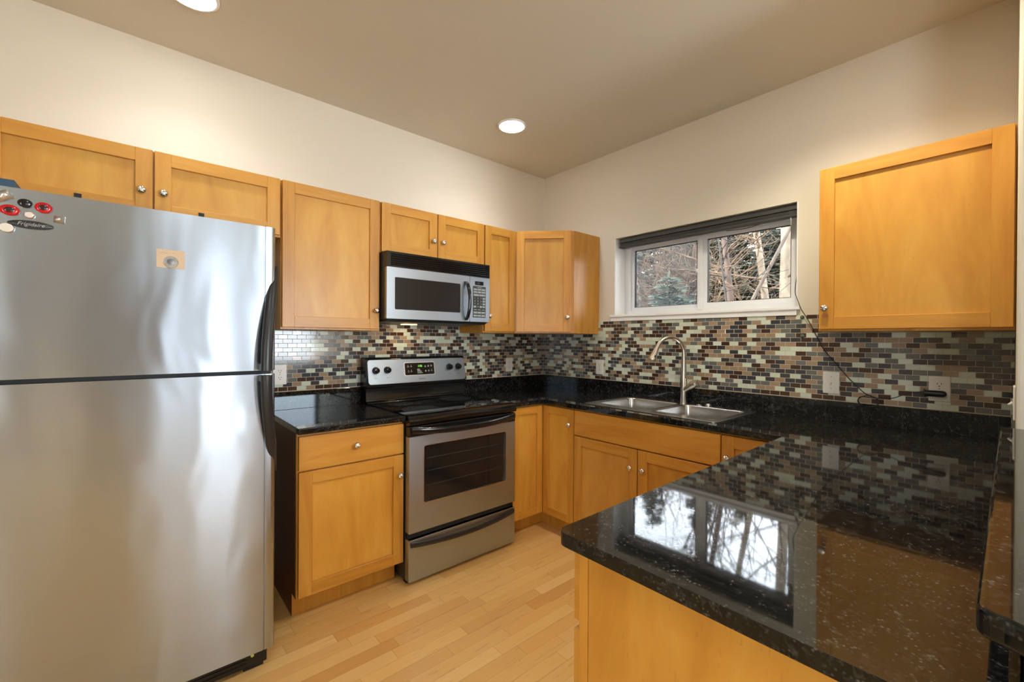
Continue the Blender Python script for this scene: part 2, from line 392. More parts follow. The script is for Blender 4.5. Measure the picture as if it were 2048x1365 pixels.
def slab(parent, M, u0, u1, z0, z1, d, ku=None, kz=None, name='drawer'):
    b = N(); mbox(b, M, u0, u1, d, d + .020, z0, z1); o = obj(name, b, [MAPLE_H], parent, bevel=.0015, bseg=1)
    if ku is not None: knob(o, M, ku, d + .020, kz)
    return o
UT, UB, UD = 2.149, 1.3765, .2984      # upper cabinets: top, bottom, face of carcass
DT, DB = 2.1475, 1.388
def carcass(parent, M, u0, u1, z0, z1, d1, mats=None, d0=.001):
    b = N(); mbox(b, M, u0, u1, d0, d1 - .0185, z0, z1, 0); mbox(b, M, u0, u1, d1 - .0185, d1, z0, z1, 1)
    return obj('body', b, mats or [MAPLE_V, MAPLE_V], parent, bevel=.001, bseg=1)

c = thing('wall_cabinet', (-2.73, -.15, 1.852), 'wide shallow maple wall cabinet with two doors above the refrigerator', 'cabinet')
carcass(c, MA, -3.235, -2.2245, 1.849, UT, UD)
shaker(c, MA, -3.226, -2.7335, 1.860, DT, UD, -2.771, 1.963); shaker(c, MA, -2.7275, -2.2305, 1.860, DT, UD, -2.697, 1.963)
b = N(); mbox(b, MA, -2.976, -2.954, UD + .020, UD + .024, 1.8865, 1.9065); obj('felt_pad', b, GASKET, c); b = N(); mbox(b, MA, -2.571, -2.549, UD + .020, UD + .024, 1.8865, 1.9065); obj('felt_pad', b, GASKET, c)

c = thing('wall_cabinet', (-1.957, -.15, UB), 'tall single-door maple wall cabinet between refrigerator and microwave', 'cabinet')
carcass(c, MA, -2.2235, -1.690, UB, UT, UD)
shaker(c, MA, -2.2185, -1.6965, DB, DT, UD, -1.719, 1.495)

c = thing('wall_cabinet', (-1.30, -.15, 1.846), 'short maple wall cabinet with two small doors above the microwave', 'cabinet')
carcass(c, MA, -1.689, -.9135, 1.8465, UT, UD)
shaker(c, MA, -1.6820, -1.3015, 1.852, DT, UD, -1.334, 1.961); shaker(c, MA, -1.2955, -.9185, 1.852, DT, UD, -1.263, 1.962)

c = thing('wall_cabinet', (-.76, -.15, UB), 'narrow maple wall cabinet between microwave and corner cabinet', 'cabinet')
carcass(c, MA, -.9125, -.6165, UB, UT, UD)
shaker(c, MA, -.9085, -.622, DB, DT, UD, -.875, 1.497)

# diagonal corner cabinet
c = thing('corner_wall_cabinet', (-.25, -.25, UB), 'maple corner wall cabinet with angled door, left of the window', 'cabinet')
A2, B2 = Vector((-.6155, -.3045, 0)), Vector((-.3045, -.6255, 0))
b = N(); poly_prism(b, [(-.001, -.001), (-.6155, -.001), (-.6155, -.3045), (-.3045, -.6255), (-.001, -.6255)], [], lambda u, v, w: Vector((u, v, w)), UB, UT)
obj('body', b, [MAPLE_V], c, bevel=.001, bseg=1)
dv = (B2 - A2); L = dv.length; dv.normalize(); nv = Vector((-dv.y, dv.x, 0)); nv = nv if nv.dot(Vector((-1, -1, 0))) > 0 else -nv
MC = lambda u, d, z: A2 + dv * u + nv * d + Vector((0, 0, z))
shaker(c, MC, .016, L - .022, DB, DT, .001, L - .050, 1.497)

c = thing('wall_cabinet', (-.15, -2.48, UB), 'single-door maple wall cabinet at right of the window, above the plugged-in adapter', 'cabinet')
carcass(c, MB_, -2.7885, -2.169, UB, UT, UD)
shaker(c, MB_, -2.7835, -2.1741, DB, DT, UD, -2.2, 1.487)
b = N(); p = MB_(-2.2, UD + .0201, 1.452); lathe(b, [(.013, 0), (.013, .0004), (0, .0005)], p, (-1, 0, 0), 20); tag(obj('round_patch', b, plain('patch_brown', srgb(176, 112, 62), .5), c))  # small brown disc on the door just below the knob

# base cabinets
BF = .610
def base(parent, M, u0, u1, d=BF, mats=None, z1=.884):
    b = N(); mbox(b, M, u0, u1, .022, d, .110, z1, 0); mbox(b, M, u0 + .002, u1 - .002, .05, .537, 0, .1098, 0); return obj('body', b, mats or [MAPLE_V], parent, bevel=.001, bseg=1)
c = thing('base_cabinet', (-1.955, -.32, 0), 'maple base cabinet with one drawer over one door, beside the range', 'cabinet')
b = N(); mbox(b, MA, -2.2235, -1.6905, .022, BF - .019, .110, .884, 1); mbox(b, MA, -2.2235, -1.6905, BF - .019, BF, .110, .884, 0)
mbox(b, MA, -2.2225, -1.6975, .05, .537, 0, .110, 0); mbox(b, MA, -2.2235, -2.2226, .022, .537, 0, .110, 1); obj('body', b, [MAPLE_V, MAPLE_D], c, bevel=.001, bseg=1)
slab(c, MA, -2.2178, -1.6918, .712, .8715, BF, -1.954, .795)
shaker(c, MA, -2.2178, -1.6918, .1194, .704, BF, -1.718, .597)

c = thing('corner_base_cabinet', (-.45, -.45, 0), 'maple corner base cabinet with a folding pair of narrow doors, right of the range', 'cabinet')
b = N(); poly_prism(b, [(-.022, -.022), (-.9115, -.022), (-.9115, -BF), (-BF, -BF), (-BF, -.9115), (-.022, -.9115)], [], lambda u, v, w: Vector((u, v, w)), .110, .884)
poly_prism(b, [(-.05, -.05), (-.9115, -.05), (-.9115, -.537), (-.537, -.537), (-.537, -.9115), (-.05, -.9115)], [], lambda u, v, w: Vector((u, v, w)), 0, .1098)
obj('body', b, [MAPLE_V], c, bevel=.001, bseg=1)
shaker(c, MA, -.9065, -.6325, .1194, .8715, BF, sw=.050); shaker(c, MB_, -.9105, -.6325, .1194, .8715, BF, -.882, .770, sw=.050)

c = thing('sink_base_cabinet', (-.32, -1.383, 0), 'maple sink base cabinet with a false drawer front and two doors', 'cabinet')
base(c, MB_, -1.8545, -.9125, z1=.70)
b = N(); mbox(b, MB_, -1.8545, -.9125, .596, BF, .7005, .884); obj('front_rail', b, MAPLE_H, c)
slab(c, MB_, -1.8510, -.9180, .712, .8715, BF, name='drawer_front')
shaker(c, MB_, -1.3865, -.9180, .1194, .704, BF, -1.348, .595); shaker(c, MB_, -1.8510, -1.3925, .1194, .704, BF, -1.430, .596)

c = thing('blind_corner_cabinet', (-.32, -1.99, 0), 'maple base cabinet door half hidden where the peninsula counter meets the sink run', 'cabinet')
base(c, MB_, -2.158, -1.8555)
shaker(c, MB_, -2.150, -1.8575, .1194, .8715, BF, -1.887, .764)

# peninsula cabinets
MP = lambda u, d, z: Vector((u, -2.789 + d, z))   # face looks towards the stove wall
c = thing('peninsula_cabinet', (-1.36, -2.45, 0), 'maple peninsula cabinet with plain end panel under the black counter corner', 'cabinet')
b = N(); mbox(b, MP, -2.062, -.640, .001, .610, .110, .884); mbox(b, MP, -2.050, -.640, .001, .545, 0, .1098); obj('body', b, MAPLE_V, c)
b = N(); mbox(b, MP, -2.0655, -2.0625, .001, .587, .012, .884); obj('end_panel', b, MAPLE_P, c, bevel=.0006)
b = N(); mbox(b, MP, -2.067, -2.0625, .5885, .611, .0, .884); obj('corner_stile', b, MAPLE_V, c, bevel=.001)
for u0, u1 in ((-2.060, -1.600), (-1.592, -1.120)):
    slab(c, MP, u0, u1, .722, .8715, .6115, (u0 + u1) / 2, .795); shaker(c, MP, u0, u1, .1194, .702, .6115, u1 - .03, .6)

# ------------------------------------------------------------------ countertops
def FZ(u, v, w): return Vector((u, v, w))
CT0, CT = .8845, .914
ct = thing('countertop', (-.9, -1.4, CT0), 'black granite counter running from range past sink to the peninsula end', 'countertop')
def arc(cx, cy, r, a0, a1, n=6): return [(cx + r * math.cos(R_(a0 + (a1 - a0) * k / n)), cy + r * math.sin(R_(a0 + (a1 - a0) * k / n))) for k in range(n + 1)]
outer = [(-.0005, -.0005), (-.9275, -.0005), (-.9275, -.65), (-.65, -.65), (-.65, -2.129)] + arc(-2.062, -2.155, .026, 90, 180) + [(-2.088, -2.789), (-.0005, -2.789)]
SX0, SX1, SY0, SY1 = -.585, -.035, -1.812, -.950
hole = rrect(SX0 + .012, SX1 - .012, SY0 + .012, SY1 - .012, .03, 3)
b = N(); poly_prism(b, outer, [hole], FZ, CT0, CT); obj('counter_slab', b, GRANITE, ct, bevel=.0045, bseg=3)
b = N(); mbox(b, MA, -.9275, -.029, .0085, .028, CT + .0003, 1.0172); mbox(b, MB_, -2.7885, -.0085, .0085, .028, CT + .0003, 1.0172); obj('splash_strip', b, GRANITE_S, ct, bevel=.001)
b = N(); mbox(b, MP, -2.087, -.0285, .0005, .0095, CT + .0003, 1.0285); obj('splash_strip', b, GRANITE_S, ct, bevel=.001)

ct2 = thing('countertop', (-1.957, -.32, CT0), 'short black granite counter between refrigerator and range', 'countertop')
b = N(); box(b, -2.2265, -1.6895, -.650, -.0005, CT0, CT); obj('counter_slab', b, GRANITE, ct2, bevel=.0045, bseg=3)
b = N(); mbox(b, MA, -2.2265, -1.6895, .0085, .028, CT + .0003, 1.0172); obj('splash_strip', b, GRANITE_S, ct2, bevel=.001)

b = N()
BZ0, BZ1 = 1.0295, 1.0590
poly_prism(b, [(-.6895, -2.757)] + arc(-2.118, -2.777, .020, 90, 180) + [(-2.152, -2.80), (-2.155, -3.20), (-.6895, -3.20)], [], FZ, BZ0, BZ1)
tag(obj('bar_top', b, GRANITE, None, bevel=.005, bseg=3), 'raised black granite bar top on the half wall at far right', 'bar top')

# ------------------------------------------------------------------ sink and faucet
sk = thing('kitchen_sink', (-.31, -1.381, CT), 'stainless steel double-bowl sink dropped into the counter under the window', 'sink')
BOWLS = [(-.500, -.105, -1.372, -.985), (-.500, -.105, -1.778, -1.400)]
RZ = .9185
b = N()
holes = [rrect(*q, .045, 6) for q in BOWLS]
poly_prism(b, rrect(SX0, SX1, SY0, SY1, .030, 5), holes, FZ, CT + .0006, RZ); obj('rim', b, STEEL_S, sk, bevel=.0018, bseg=2)
for q in BOWLS:
    b = N(); x0, x1, y0, y1 = q; rings = []
    for k, (z, ins, r) in enumerate([(RZ - .0005, 0, .045), (RZ - .008, .002, .045), (.83, .005, .047), (.765, .008, .05), (.748, .016, .05), (.742, .032, .05), (.740, .10, .04)]):
        rings.append([Vector((u, v, z)) for u, v in rrect(x0 + ins, x1 - ins, y0 + ins, y1 - ins, r, 6)])
    loft(b, rings, 0, False, True); o = obj('bowl', b, STEEL_S, sk, smooth=60)
    md = o.modifiers.new('wall', 'SOLIDIFY'); md.thickness = .0008; md.offset = 1
    b = N(); cx, cy = (x0 + x1) / 2, (y0 + y1) / 2
    lathe(b, [(.045, .7405), (.045, .743), (.036, .7435), (.030, .741), (0, .7408)], (cx, cy, 0), (0, 0, 1), 28); obj('drain', b, CHROME, sk, smooth=40)
b = N(); lathe(b, [(.019, 0), (.019, .003), (.015, .006), (.006, .007), (0, .007)], (-.068, -1.475, RZ), (0, 0, 1), 24); obj('hole_cover', b, CHROME, sk, smooth=40)
b = N(); lathe(b, [(.017, 0), (.017, .010), (.013, .016), (0, .018)], (-.070, -1.535, RZ), (0, 0, 1), 24); obj('hole_cover', b, CHROME, sk, smooth=40)
b = N(); lathe(b, [(.021, 0), (.021, .0015), (0, .002)], (-.070, -1.600, RZ), (0, 0, 1), 24); obj('hole_cover', b, DARK, sk)

fx, fy = -.072, -1.372
fa = thing('faucet', (fx, fy, RZ), 'brushed nickel gooseneck faucet with side lever behind the sink', 'faucet')
b = N(); pts = [(fx, fy, RZ), (fx, fy, .97), (fx, fy, 1.03), (fx, fy, 1.08), (fx, fy, 1.15), (fx, fy, 1.22)]
tube(b, pts, [.0215, .0205, .0215, .0225, .0175, .0140], 24); obj('base_column', b, NICKEL, fa, smooth=50)
dr = Vector((-.86, .50, 0)).normalized(); P0 = Vector((fx, fy, 0)); rad = .098
nk = [P0 + Vector((0, 0, z)) for z in (1.215, 1.235)]
for k in range(0, 15):
    a = R_(180 - k * 11.5); nk.append(P0 + dr * (rad + rad * math.cos(a)) + Vector((0, 0, 1.250 + rad * 1.02 * math.sin(a))))
b = N(); tube(b, nk, [.0138, .0132] + [.0122] * (len(nk) - 2), 20); obj('gooseneck', b, NICKEL, fa, smooth=50)
e = nk[-1]; tdir = (nk[-1] - nk[-2]).normalized()
b = N(); tube(b, [e - tdir * .004, e + tdir * .03, e + tdir * .085, e + tdir * .09], [.0128, .0180, .0268, .0255], 24); sh = obj('spray_head', b, NICKEL, fa, smooth=40)
b = N(); s_, b_ = frame_of(tdir); q = e + tdir * .05 + Vector((-.012, -.015, -.004)); tube(b, [q, q + tdir * .022], .006, 10); obj('spray_button', b, BLACK_M, sh)
b = N(); q0 = Vector((fx, fy - .004, 1.005)); ld = Vector((-.10, -.80, .52)).normalized()
tube(b, [q0, q0 + ld * .03, q0 + ld * .075, q0 + ld * .098], [.018, .0215, .0245, .0230], 22); obj('lever_body', b, NICKEL, fa, smooth=45)
q1 = q0 + ld * .098; b = N(); tube(b, [q1, q1 + ld * .006], .020, 22); tube(b, [q1 + ld * .004, q1 + ld * .012 + Vector((0, -.004, .016))], [.005, .0035], 10); obj('lever', b, CHROME, fa, smooth=45)

# ------------------------------------------------------------------ refrigerator
FXL, FXR, FYF = -3.190, -2.3615, -.840
fr = thing('refrigerator', (-2.775, -.44, 0), 'tall stainless steel top-freezer refrigerator with curved black handles', 'refrigerator')
b = N(); box(b, FXL + .006, FXR - .008, -.762, -.05, .03, 1.755); obj('body', b, plain('grey_fridge_body', srgb(66, 66, 68), .5), fr, bevel=.006)
def fridge_door(z0, z1, name):
    b = N()
    n = 18; front = []
    bow = lambda x: .0   # flat skin
    pts = [(FXL, -.768)] + [(FXL + .014 - .014 * math.cos(R_(a)), FYF + .014 - .014 * math.sin(R_(a))) for a in (0, 30, 60, 90)]
    pts += [(-2.4035, FYF), (-2.4020, FYF + .003), (-2.4000, FYF + .003), (-2.3985, FYF - .001)]
    pts += [(FXR - .017 + .017 * math.sin(R_(a)), FYF + .017 - .018 * math.cos(R_(a))) for a in (0, 18, 36, 54, 72, 90)] + [(FXR, -.768)]
    poly_prism(b, pts, [], FZ, z0, z1); return obj(name, b, STEEL_X, fr, smooth=35)
fridge_door(1.2015, 1.772, 'freezer_door'); fridge_door(.088, 1.1865, 'refrigerator_door')
b = N(); box(b, FXL + .01, FXR - .012, -.815, -.74, 1.187, 1.201); obj('door_gap', b, GASKET, fr)
def handle(zt, zb, flip):
    b = N(); rings = []; n = 22
    for k in range(n + 1):
        t = k / n                                     # 0 at the pointed tip, 1 at the gap between doors
        z = zt + (zb - zt) * t; e = math.sin(t * math.pi / 2) ** .9
        cx = -2.352 - .052 * e; cy = -.803 - .088 * e
        w = .004 + .0165 * min(1, t * 3.2) ** .8; d = .004 + .013 * min(1, t * 2.5) ** .8
        ang = R_(35 - 25 * e); ring = []
        for m in range(14):
            a = 2 * math.pi * m / 14; u, v = w * math.cos(a), d * math.sin(a)
            ring.append(Vector((cx + u * math.cos(ang) - v * math.sin(ang), cy + u * math.sin(ang) + v * math.cos(ang), z)))
        rings.append(ring)
    loft(b, rings); return obj('handle', b, BLACK_M, fr, smooth=60)
handle(1.625, 1.2035, 0); handle(.785, 1.1855, 1)
b = N()
for z in (1.203, 1.160): box(b, -2.420, -2.385, -.895, -.838, z, z + .024)
obj('handle_foot', b, BLACK_M, fr)
b = N(); box(b, FXL + .02, FXR - .02, -.800, -.775, .018, .082)
for k in range(3): box(b, FXL + .03, FXR - .09, -.803, -.7995, .030 + .016 * k, .036 + .016 * k)
obj('toe_grille', b, BLACK, fr)
for x0 in (FXR - .10, FXL + .03): b = N(); box(b, x0, x0 + .07, -.79, -.70, .0, .03); obj('foot', b, GASKET, fr)
b = N(); lathe(b, [(.009, 0), (.009, .004), (0, .005)], (FXR - .030, -.8005, .078), (0, -1, 0), 14); tag(obj('grille_cap', b, plain('pink_cap', srgb(226, 130, 136), .5), fr), 'pink cap')
b = N(); lathe(b, [(.006, 0), (.006, .004), (0, .005)], (FXR - .072, -.8035, .062), (0, -1, 0), 14); tag(obj('grille_cap', b, plain('yellow_cap', srgb(196, 200, 84), .5), fr), 'yellow cap')
b = N(); box(b, FXL + .02, FXL + .13, -.835, -.70, 1.7725, 1.795); tag(obj('hinge_cover', b, plain('blue_hinge_cover', srgb(38, 70, 96), .45), fr), 'dark blue hinge cover')

def mag_disc(name, x, z, rx, rz, mats, label, cat, group=None, dome=.006, inner=None, ang=0):
    t = thing(name, (x, FYF - .0005, z), label, cat, group)
    def ell(r, h):
        out = []
        for k in range(28):
            a = 2 * math.pi * k / 28; u, v = r * rx * math.cos(a), r * rz * math.sin(a); ca, sa = math.cos(ang), math.sin(ang)
            out.append(Vector((x + u * ca - v * sa, FYF - .0006 - h, z + u * sa + v * ca)))
        return out
    b = N(); loft(b, [ell(1, 0), ell(1, .003), ell(.93, dome * .8), ell(.6, dome), ell(.01, dome * 1.1)]); obj('body', b, mats[0], t, smooth=50)
    if inner:
        b = N(); loft(b, [ell(inner, dome * .9), ell(inner, dome + .0016), ell(inner * .7, dome + .0026), ell(.01, dome + .003)]); obj('centre', b, mats[1], t, smooth=50)
    return t
RED = plain('red_glossy_magnet', (.55, .008, .010), .12); BLK = plain('black_domed_magnet', (.012, .012, .012), .10); DKR = plain('dark_red_centre', (.045, .012, .012), .15)
SILV = plain('silver_foil', (.62, .61, .58), .28, .9); IVO = plain('ivory_enamel', srgb(226, 216, 204), .35)
mag_disc('fridge_magnet', -3.0685, 1.7035, .0205, .0158, [RED, DKR], 'round red magnet with dark centre, left of the pair, beside refrigerator edge', 'magnet', 'red round magnets on the freezer door', inner=.52)
mag_disc('fridge_magnet', -3.000, 1.7235, .0190, .0162, [RED, DKR], 'round red magnet with dark centre, between black magnet and silver square', 'magnet', 'red round magnets on the freezer door', inner=.52)
mag_disc('fridge_magnet', -3.038, 1.7295, .0155, .0130, [BLK, BLACK], 'round glossy black magnet between the two red magnets', 'magnet', inner=.66)
mag_disc('fridge_magnet', -3.0290, 1.6960, .0120, .0108, [CHROME, IVO], 'small round pale magnet with a metal rim, above the oval badge', 'magnet', inner=.78)
mag_disc('fridge_magnet', -3.0740, 1.6500, .0160, .0138, [CHROME, IVO], 'round ivory magnet below the oval badge, lowest of the cluster', 'magnet', inner=.9)
def pillow(x, z, s, ang, label):
    b = N(); n = 8; V = []
    for i in range(n + 1):
        row = []
        for j in range(n + 1):
            u, v = i / n * 2 - 1, j / n * 2 - 1; h = .002 + .011 * (1 - abs(u) ** 2.2) * (1 - abs(v) ** 2.2) + .0012 * math.sin(5 * u + 3 * v)
            uu, vv = u * s, v * s * .86; row.append(b.verts.new((x + uu * math.cos(ang) - vv * math.sin(ang), FYF - .0006 - h, z + uu * math.sin(ang) + vv * math.cos(ang))))
        V.append(row)
    for i in range(n):
        for j in range(n): b.faces.new((V[i][j], V[i + 1][j], V[i + 1][j + 1], V[i][j + 1]))
    ring = [V[i][0] for i in range(n + 1)] + [V[n][j] for j in range(1, n + 1)] + [V[i][n] for i in range(n - 1, -1, -1)] + [V[0][j] for j in range(n - 1, 0, -1)]
    bk = [b.verts.new((v.co.x, FYF - .0006, v.co.z)) for v in ring]
    for i in range(len(ring)): b.faces.new((ring[i], ring[(i + 1) % len(ring)], bk[(i + 1) % len(ring)], bk[i]))
    b.faces.new(bk); tag(obj('fridge_magnet', b, SILV, None, smooth=40), label, 'magnet', 'silver square magnets')
pillow(-3.0790, 1.7440, .0165, R_(32), 'silver pillow-shaped square magnet, tilted, at the refrigerator top left corner'); pillow(-2.9665, 1.6935, .0125, R_(-3), 'silver pillow-shaped square magnet set straight, right of the oval badge')
bd = thing('oval_badge', (-3.026, FYF, 1.667), 'black oval badge with silver script lettering on freezer door', 'badge')
b = N(); R2 = [[Vector((-3.026 + .0475 * s * math.cos(2 * math.pi * k / 32), FYF - .0006 - h, 1.667 + .0125 * s * math.sin(2 * math.pi * k / 32) - .0)) for k in range(32)] for s, h in ((1, 0), (1, .002), (.94, .0035), (.3, .0042), (.01, .0043))]
loft(b, R2); obj('plate', b, BLACK_M, bd, smooth=40)
lettering('Frigidaire', .0150, bd, (-3.026, FYF - .0050, 1.6675), (1, 0, 0), (0, 0, 1), SILV, .35)
cd = thing('note_card', (-2.694, FYF, 1.571), 'small tan paper note with a coin cell taped on, on freezer door', 'note')
b = N(); box(b, -2.7335, -2.6545, FYF - .0012, FYF - .0004, 1.5735, 1.6375); obj('paper', b, plain('tan_paper', srgb(206, 180, 150), .7), cd)
b = N(); lathe(b, [(.0215, 0), (.0215, .001), (.017, .0035), (.012, .0042), (0, .0042)], (-2.694, FYF - .0013, 1.5945), (0, -1, 0), 26); obj('clear_tape', b, CLEAR, cd, smooth=40)
b = N(); lathe(b, [(.0105, .0044), (.0105, .0062), (.009, .0066), (0, .0066)], (-2.694, FYF - .0013, 1.5960), (0, -1, 0), 24); obj('coin_cell', b, plain('coin_cell_steel', (.16, .155, .15), .35, .8), cd, smooth=40)
b = N()
rnd = random.Random(4)
for wx0, wx1 in ((-2.727, -2.700), (-2.697, -2.693), (-2.690, -2.676)):
    x = wx0; pts = []
    while x < wx1: pts.append((x, FYF - .0013, 1.6255 + rnd.uniform(-.0012, .0012))); x += .0016
    if len(pts) > 1: tube(b, pts, .00035, 4)
obj('handwriting', b, plain('pencil_line', srgb(150, 118, 92), .7), cd)
# ------------------------------------------------------------------ range
rg = thing('electric_range', (-1.308, -.36, 0), 'stainless steel electric range with black glass cooktop and oven window', 'range')
GX0, GX1, GD = -1.6855, -.9305, .679
b = N(); mbox(b, MA, GX0, GX1, .03, .632, .020, .905); obj('body', b, BLACK_M, rg)
b = N()
prof = [(.090, .905), (.090, .9175), (.625, .9195), (.650, .9175), (.670, .910), (.683, .897), (.688, .880), (.684, .866), (.660, .862), (.633, .862), (.633, .905)]
poly_prism(b, prof, [], lambda d, z, u: MA(u, d, z), GX0 - .001, GX1 + .001); obj('cooktop', b, GLASS_B, rg, smooth=35)
ckt = rg
for (x, y, r) in ((-1.520, -.512, .115), (-1.520, -.250, .080), (-1.115, -.520, .085), (-1.115, -.255, .108)):
    b = N(); lathe(b, [(r, 0), (r, .0004), (.01, .0005)], (x, y, .9194 - .0006), (0, 0, 1), 48); obj('burner', b, BURNER, rg)
# backguard
b = N(); prof = [(.010, .90), (.010, 1.203), (.030, 1.208), (.070, 1.206), (.082, 1.196), (.1125, 1.020), (.110, 1.012), (.098, 1.010), (.098, .945), (.108, .926), (.124, .9205), (.124, .90)]
poly_prism(b, prof, [], lambda d, z, u: MA(u, d, z), GX0 - .001, GX1 + .002); obj('backguard', b, BLACK, rg, smooth=30, bevel=.003)
sl = (.1125 - .082) / (1.196 - 1.020)
def BGp(u, z, off=0.0): return Vector((u, -(.082 + (1.196 - z) * sl) - off, z))
BGf = lambda u, z, w: BGp(u, z, w)
b = N(); poly_prism(b, rrect(GX0 + .012, GX1 + .0005, 1.034, 1.191, .018, 5), [], BGf, -.001, .0035); cp = obj('control_panel', b, STEEL_A, rg, bevel=.001)
b = N(); poly_prism(b, rrect(-1.422, -1.186, 1.079, 1.169, .010, 4), [], BGf, .0036, .0050); obj('display_bezel', b, plain('bezel_silver', (.78, .77, .74), .3, 1.0), cp)
b = N(); poly_prism(b, rrect(-1.417, -1.191, 1.083, 1.165, .008, 4), [], BGf, .0044, .0056); dp = obj('display_panel', b, BLACK, cp)
upv = (BGp(0, 1.1) - BGp(0, 1.0)).normalized()
lettering('1:06', .021, dp, BGp(-1.304, 1.142, .0062), (1, 0, 0), upv, LED, .1, 'clock_digits')
for (u, z, wd) in ((-1.393, 1.145, 0), (-1.370, 1.146, 0), (-1.391, 1.110, 0), (-1.370, 1.112, 0), (-1.262, 1.138, 1), (-1.238, 1.140, 1), (-1.215, 1.142, 1), (-1.260, 1.107, 1), (-1.236, 1.108, 1), (-1.213, 1.112, 0)):
    b = N()
    if wd: poly_prism(b, [(u + .0065 * math.cos(k * .5236), z + .0065 * math.sin(k * .5236)) for k in range(12)], [], BGf, .0056, .0062)
    else:
        poly_prism(b, [(u - .006, z - .007), (u + .006, z - .007), (u + .006, z - .0045), (u - .006, z - .0045)], [], BGf, .0056, .0061)
        poly_prism(b, [(u - .003, z + .002), (u + .003, z + .002), (u, z + .007)], [], BGf, .0056, .0061)
    obj('touch_button', b, KEY if wd else KEYTXT, dp)
b = N()
for z, w in ((1.120, .018), (1.112, .024), (1.104, .032), (1.094, .040)): poly_prism(b, [(-1.325, z), (-1.325 + w, z), (-1.325 + w, z + .0028), (-1.325, z + .0028)], [], BGf, .0056, .0061)
obj('legend', b, KEYTXT, dp)
lettering('Frigidaire', .014, cp, BGp(-1.293, 1.056, .0040), (1, 0, 0), upv, INK, .35)
nrm = (BGp(0, 1.1, 1) - BGp(0, 1.1, 0)).normalized()
for u, z in ((-1.6215, 1.123), (-1.5425, 1.124), (-1.0655, 1.128), (-.9895, 1.129)):
    p = BGp(u, z, .0036); b = N()
    lathe(b, [(.0235, 0), (.0235, .004), (.0205, .007), (.0195, .022), (.0165, .027), (0, .0285)], p, nrm, 28)
    k = obj('burner_knob', b, BLACK, cp, smooth=40)
    b = N(); q = BGp(u, z, .0036 + .0283); tube(b, [q + upv * -.017, q + upv * .017], .0035, 8); obj('pointer', b, BLACK, k)
    b = N()
    for a in range(11):
        an = R_(-60 + a * 30); rr_ = .029; uu, zz = u + rr_ * math.sin(an), z + rr_ * math.cos(an)
        poly_prism(b, [(uu - .0016, zz - .0006), (uu + .0016, zz - .0006), (uu + .0016, zz + .0006), (uu - .0016, zz + .0006)], [], BGf, .0036, .0039)
    for dx in (-.006, .006): poly_prism(b, [(u + dx - .002, z - .052), (u + dx + .002, z - .052), (u + dx + .002, z - .048), (u + dx - .002, z - .048)], [], BGf, .0036, .0039)
    obj('dial_marks', b, INK, cp)
# oven door
b = N(); OW = rrect(-1.596, -1.008, .431, .746, .012, 4)
poly_prism(b, rrect(GX0 + .001, GX1 - .001, .281, .801, .004, 2), [OW], lambda u, z, w: MA(u, w, z), .634, GD); od = obj('oven_door', b, STEEL_A, rg, bevel=.002)
b = N(); poly_prism(b, rrect(-1.599, -1.005, .428, .749, .014, 4), [rrect(-1.594, -1.010, .433, .744, .011, 4)], lambda u, z, w: MA(u, w, z), .660, GD + .0012); obj('window_trim', b, plain('window_trim_bright', (.55, .56, .57), .28, 1.0), od)
b = N(); mbox(b, MA, -1.598, -1.006, .650, .668, .429, .748); obj('oven_window', b, OVEN_GL, od)
b = N()
for z in (.52, .60, .67):
    tube(b, [MA(-1.57, .667, z), MA(-1.03, .667, z)], .0016, 6)
obj('oven_rack', b, plain('rack_wire_behind_glass', (.028, .027, .026), .4), od)
b = N(); mbox(b, MA, GX0 + .001, GX1 - .001, .634, GD + .001, .8015, .857); obj('door_top_band', b, BLACK, od, bevel=.004)
b = N(); pts = []; n = 18
for k in range(n + 1):
    t = k / n * 2 - 1; pts.append(MA(GX0 + .012 + (GX1 - GX0 - .024) * k / n, GD + .006 + .042 * (1 - t ** 2) ** .8, .838 - .016 * (1 - t * t)))
rings = [[p + Vector((0, -.0085 * math.cos(a), .0185 * math.sin(a))) for a in [2 * math.pi * m / 14 for m in range(14)]] for p in pts]
loft(b, rings); obj('door_handle', b, BLACK, od, smooth=50)
for q in ((.655, .246, .281), (.640, .857, .863)): b = N(); mbox(b, MA, GX0 + .004, GX1 - .004, .60, *q); obj('shadow_gap', b, GASKET, rg)
b = N(); poly_prism(b, rrect(GX0 + .001, GX1 - .001, .0195, .246, .008, 3), [], lambda u, z, w: MA(u, w, z), .634, GD); dw = obj('storage_drawer', b, STEEL_A, rg, bevel=.002)
rings = []
for k in range(n + 1):
    t = k / n * 2 - 1; p = MA(GX0 + .012 + (GX1 - GX0 - .024) * k / n, GD + .003 + .024 * (1 - t ** 2) ** .8, .222 - .018 * (1 - t * t))
    rings.append([p + Vector((0, -.006 * math.cos(a), .0150 * math.sin(a))) for a in [2 * math.pi * m / 14 for m in range(14)]])
b = N(); loft(b, rings); obj('drawer_handle', b, BLACK_M, dw, smooth=50)
for u in (GX0 + .05, GX1 - .05):
    for d in (.10, .58): b = N(); lathe(b, [(.018, 0), (.018, .021)], MA(u, d, 0), (0, 0, 1), 12); obj('leveling_foot', b, GASKET, rg)
b = N(); mbox(b, MA, GX0 + .01, GX1 - .01, .598, .634, .0, .020); obj('toe_strip', b, GASKET, rg)

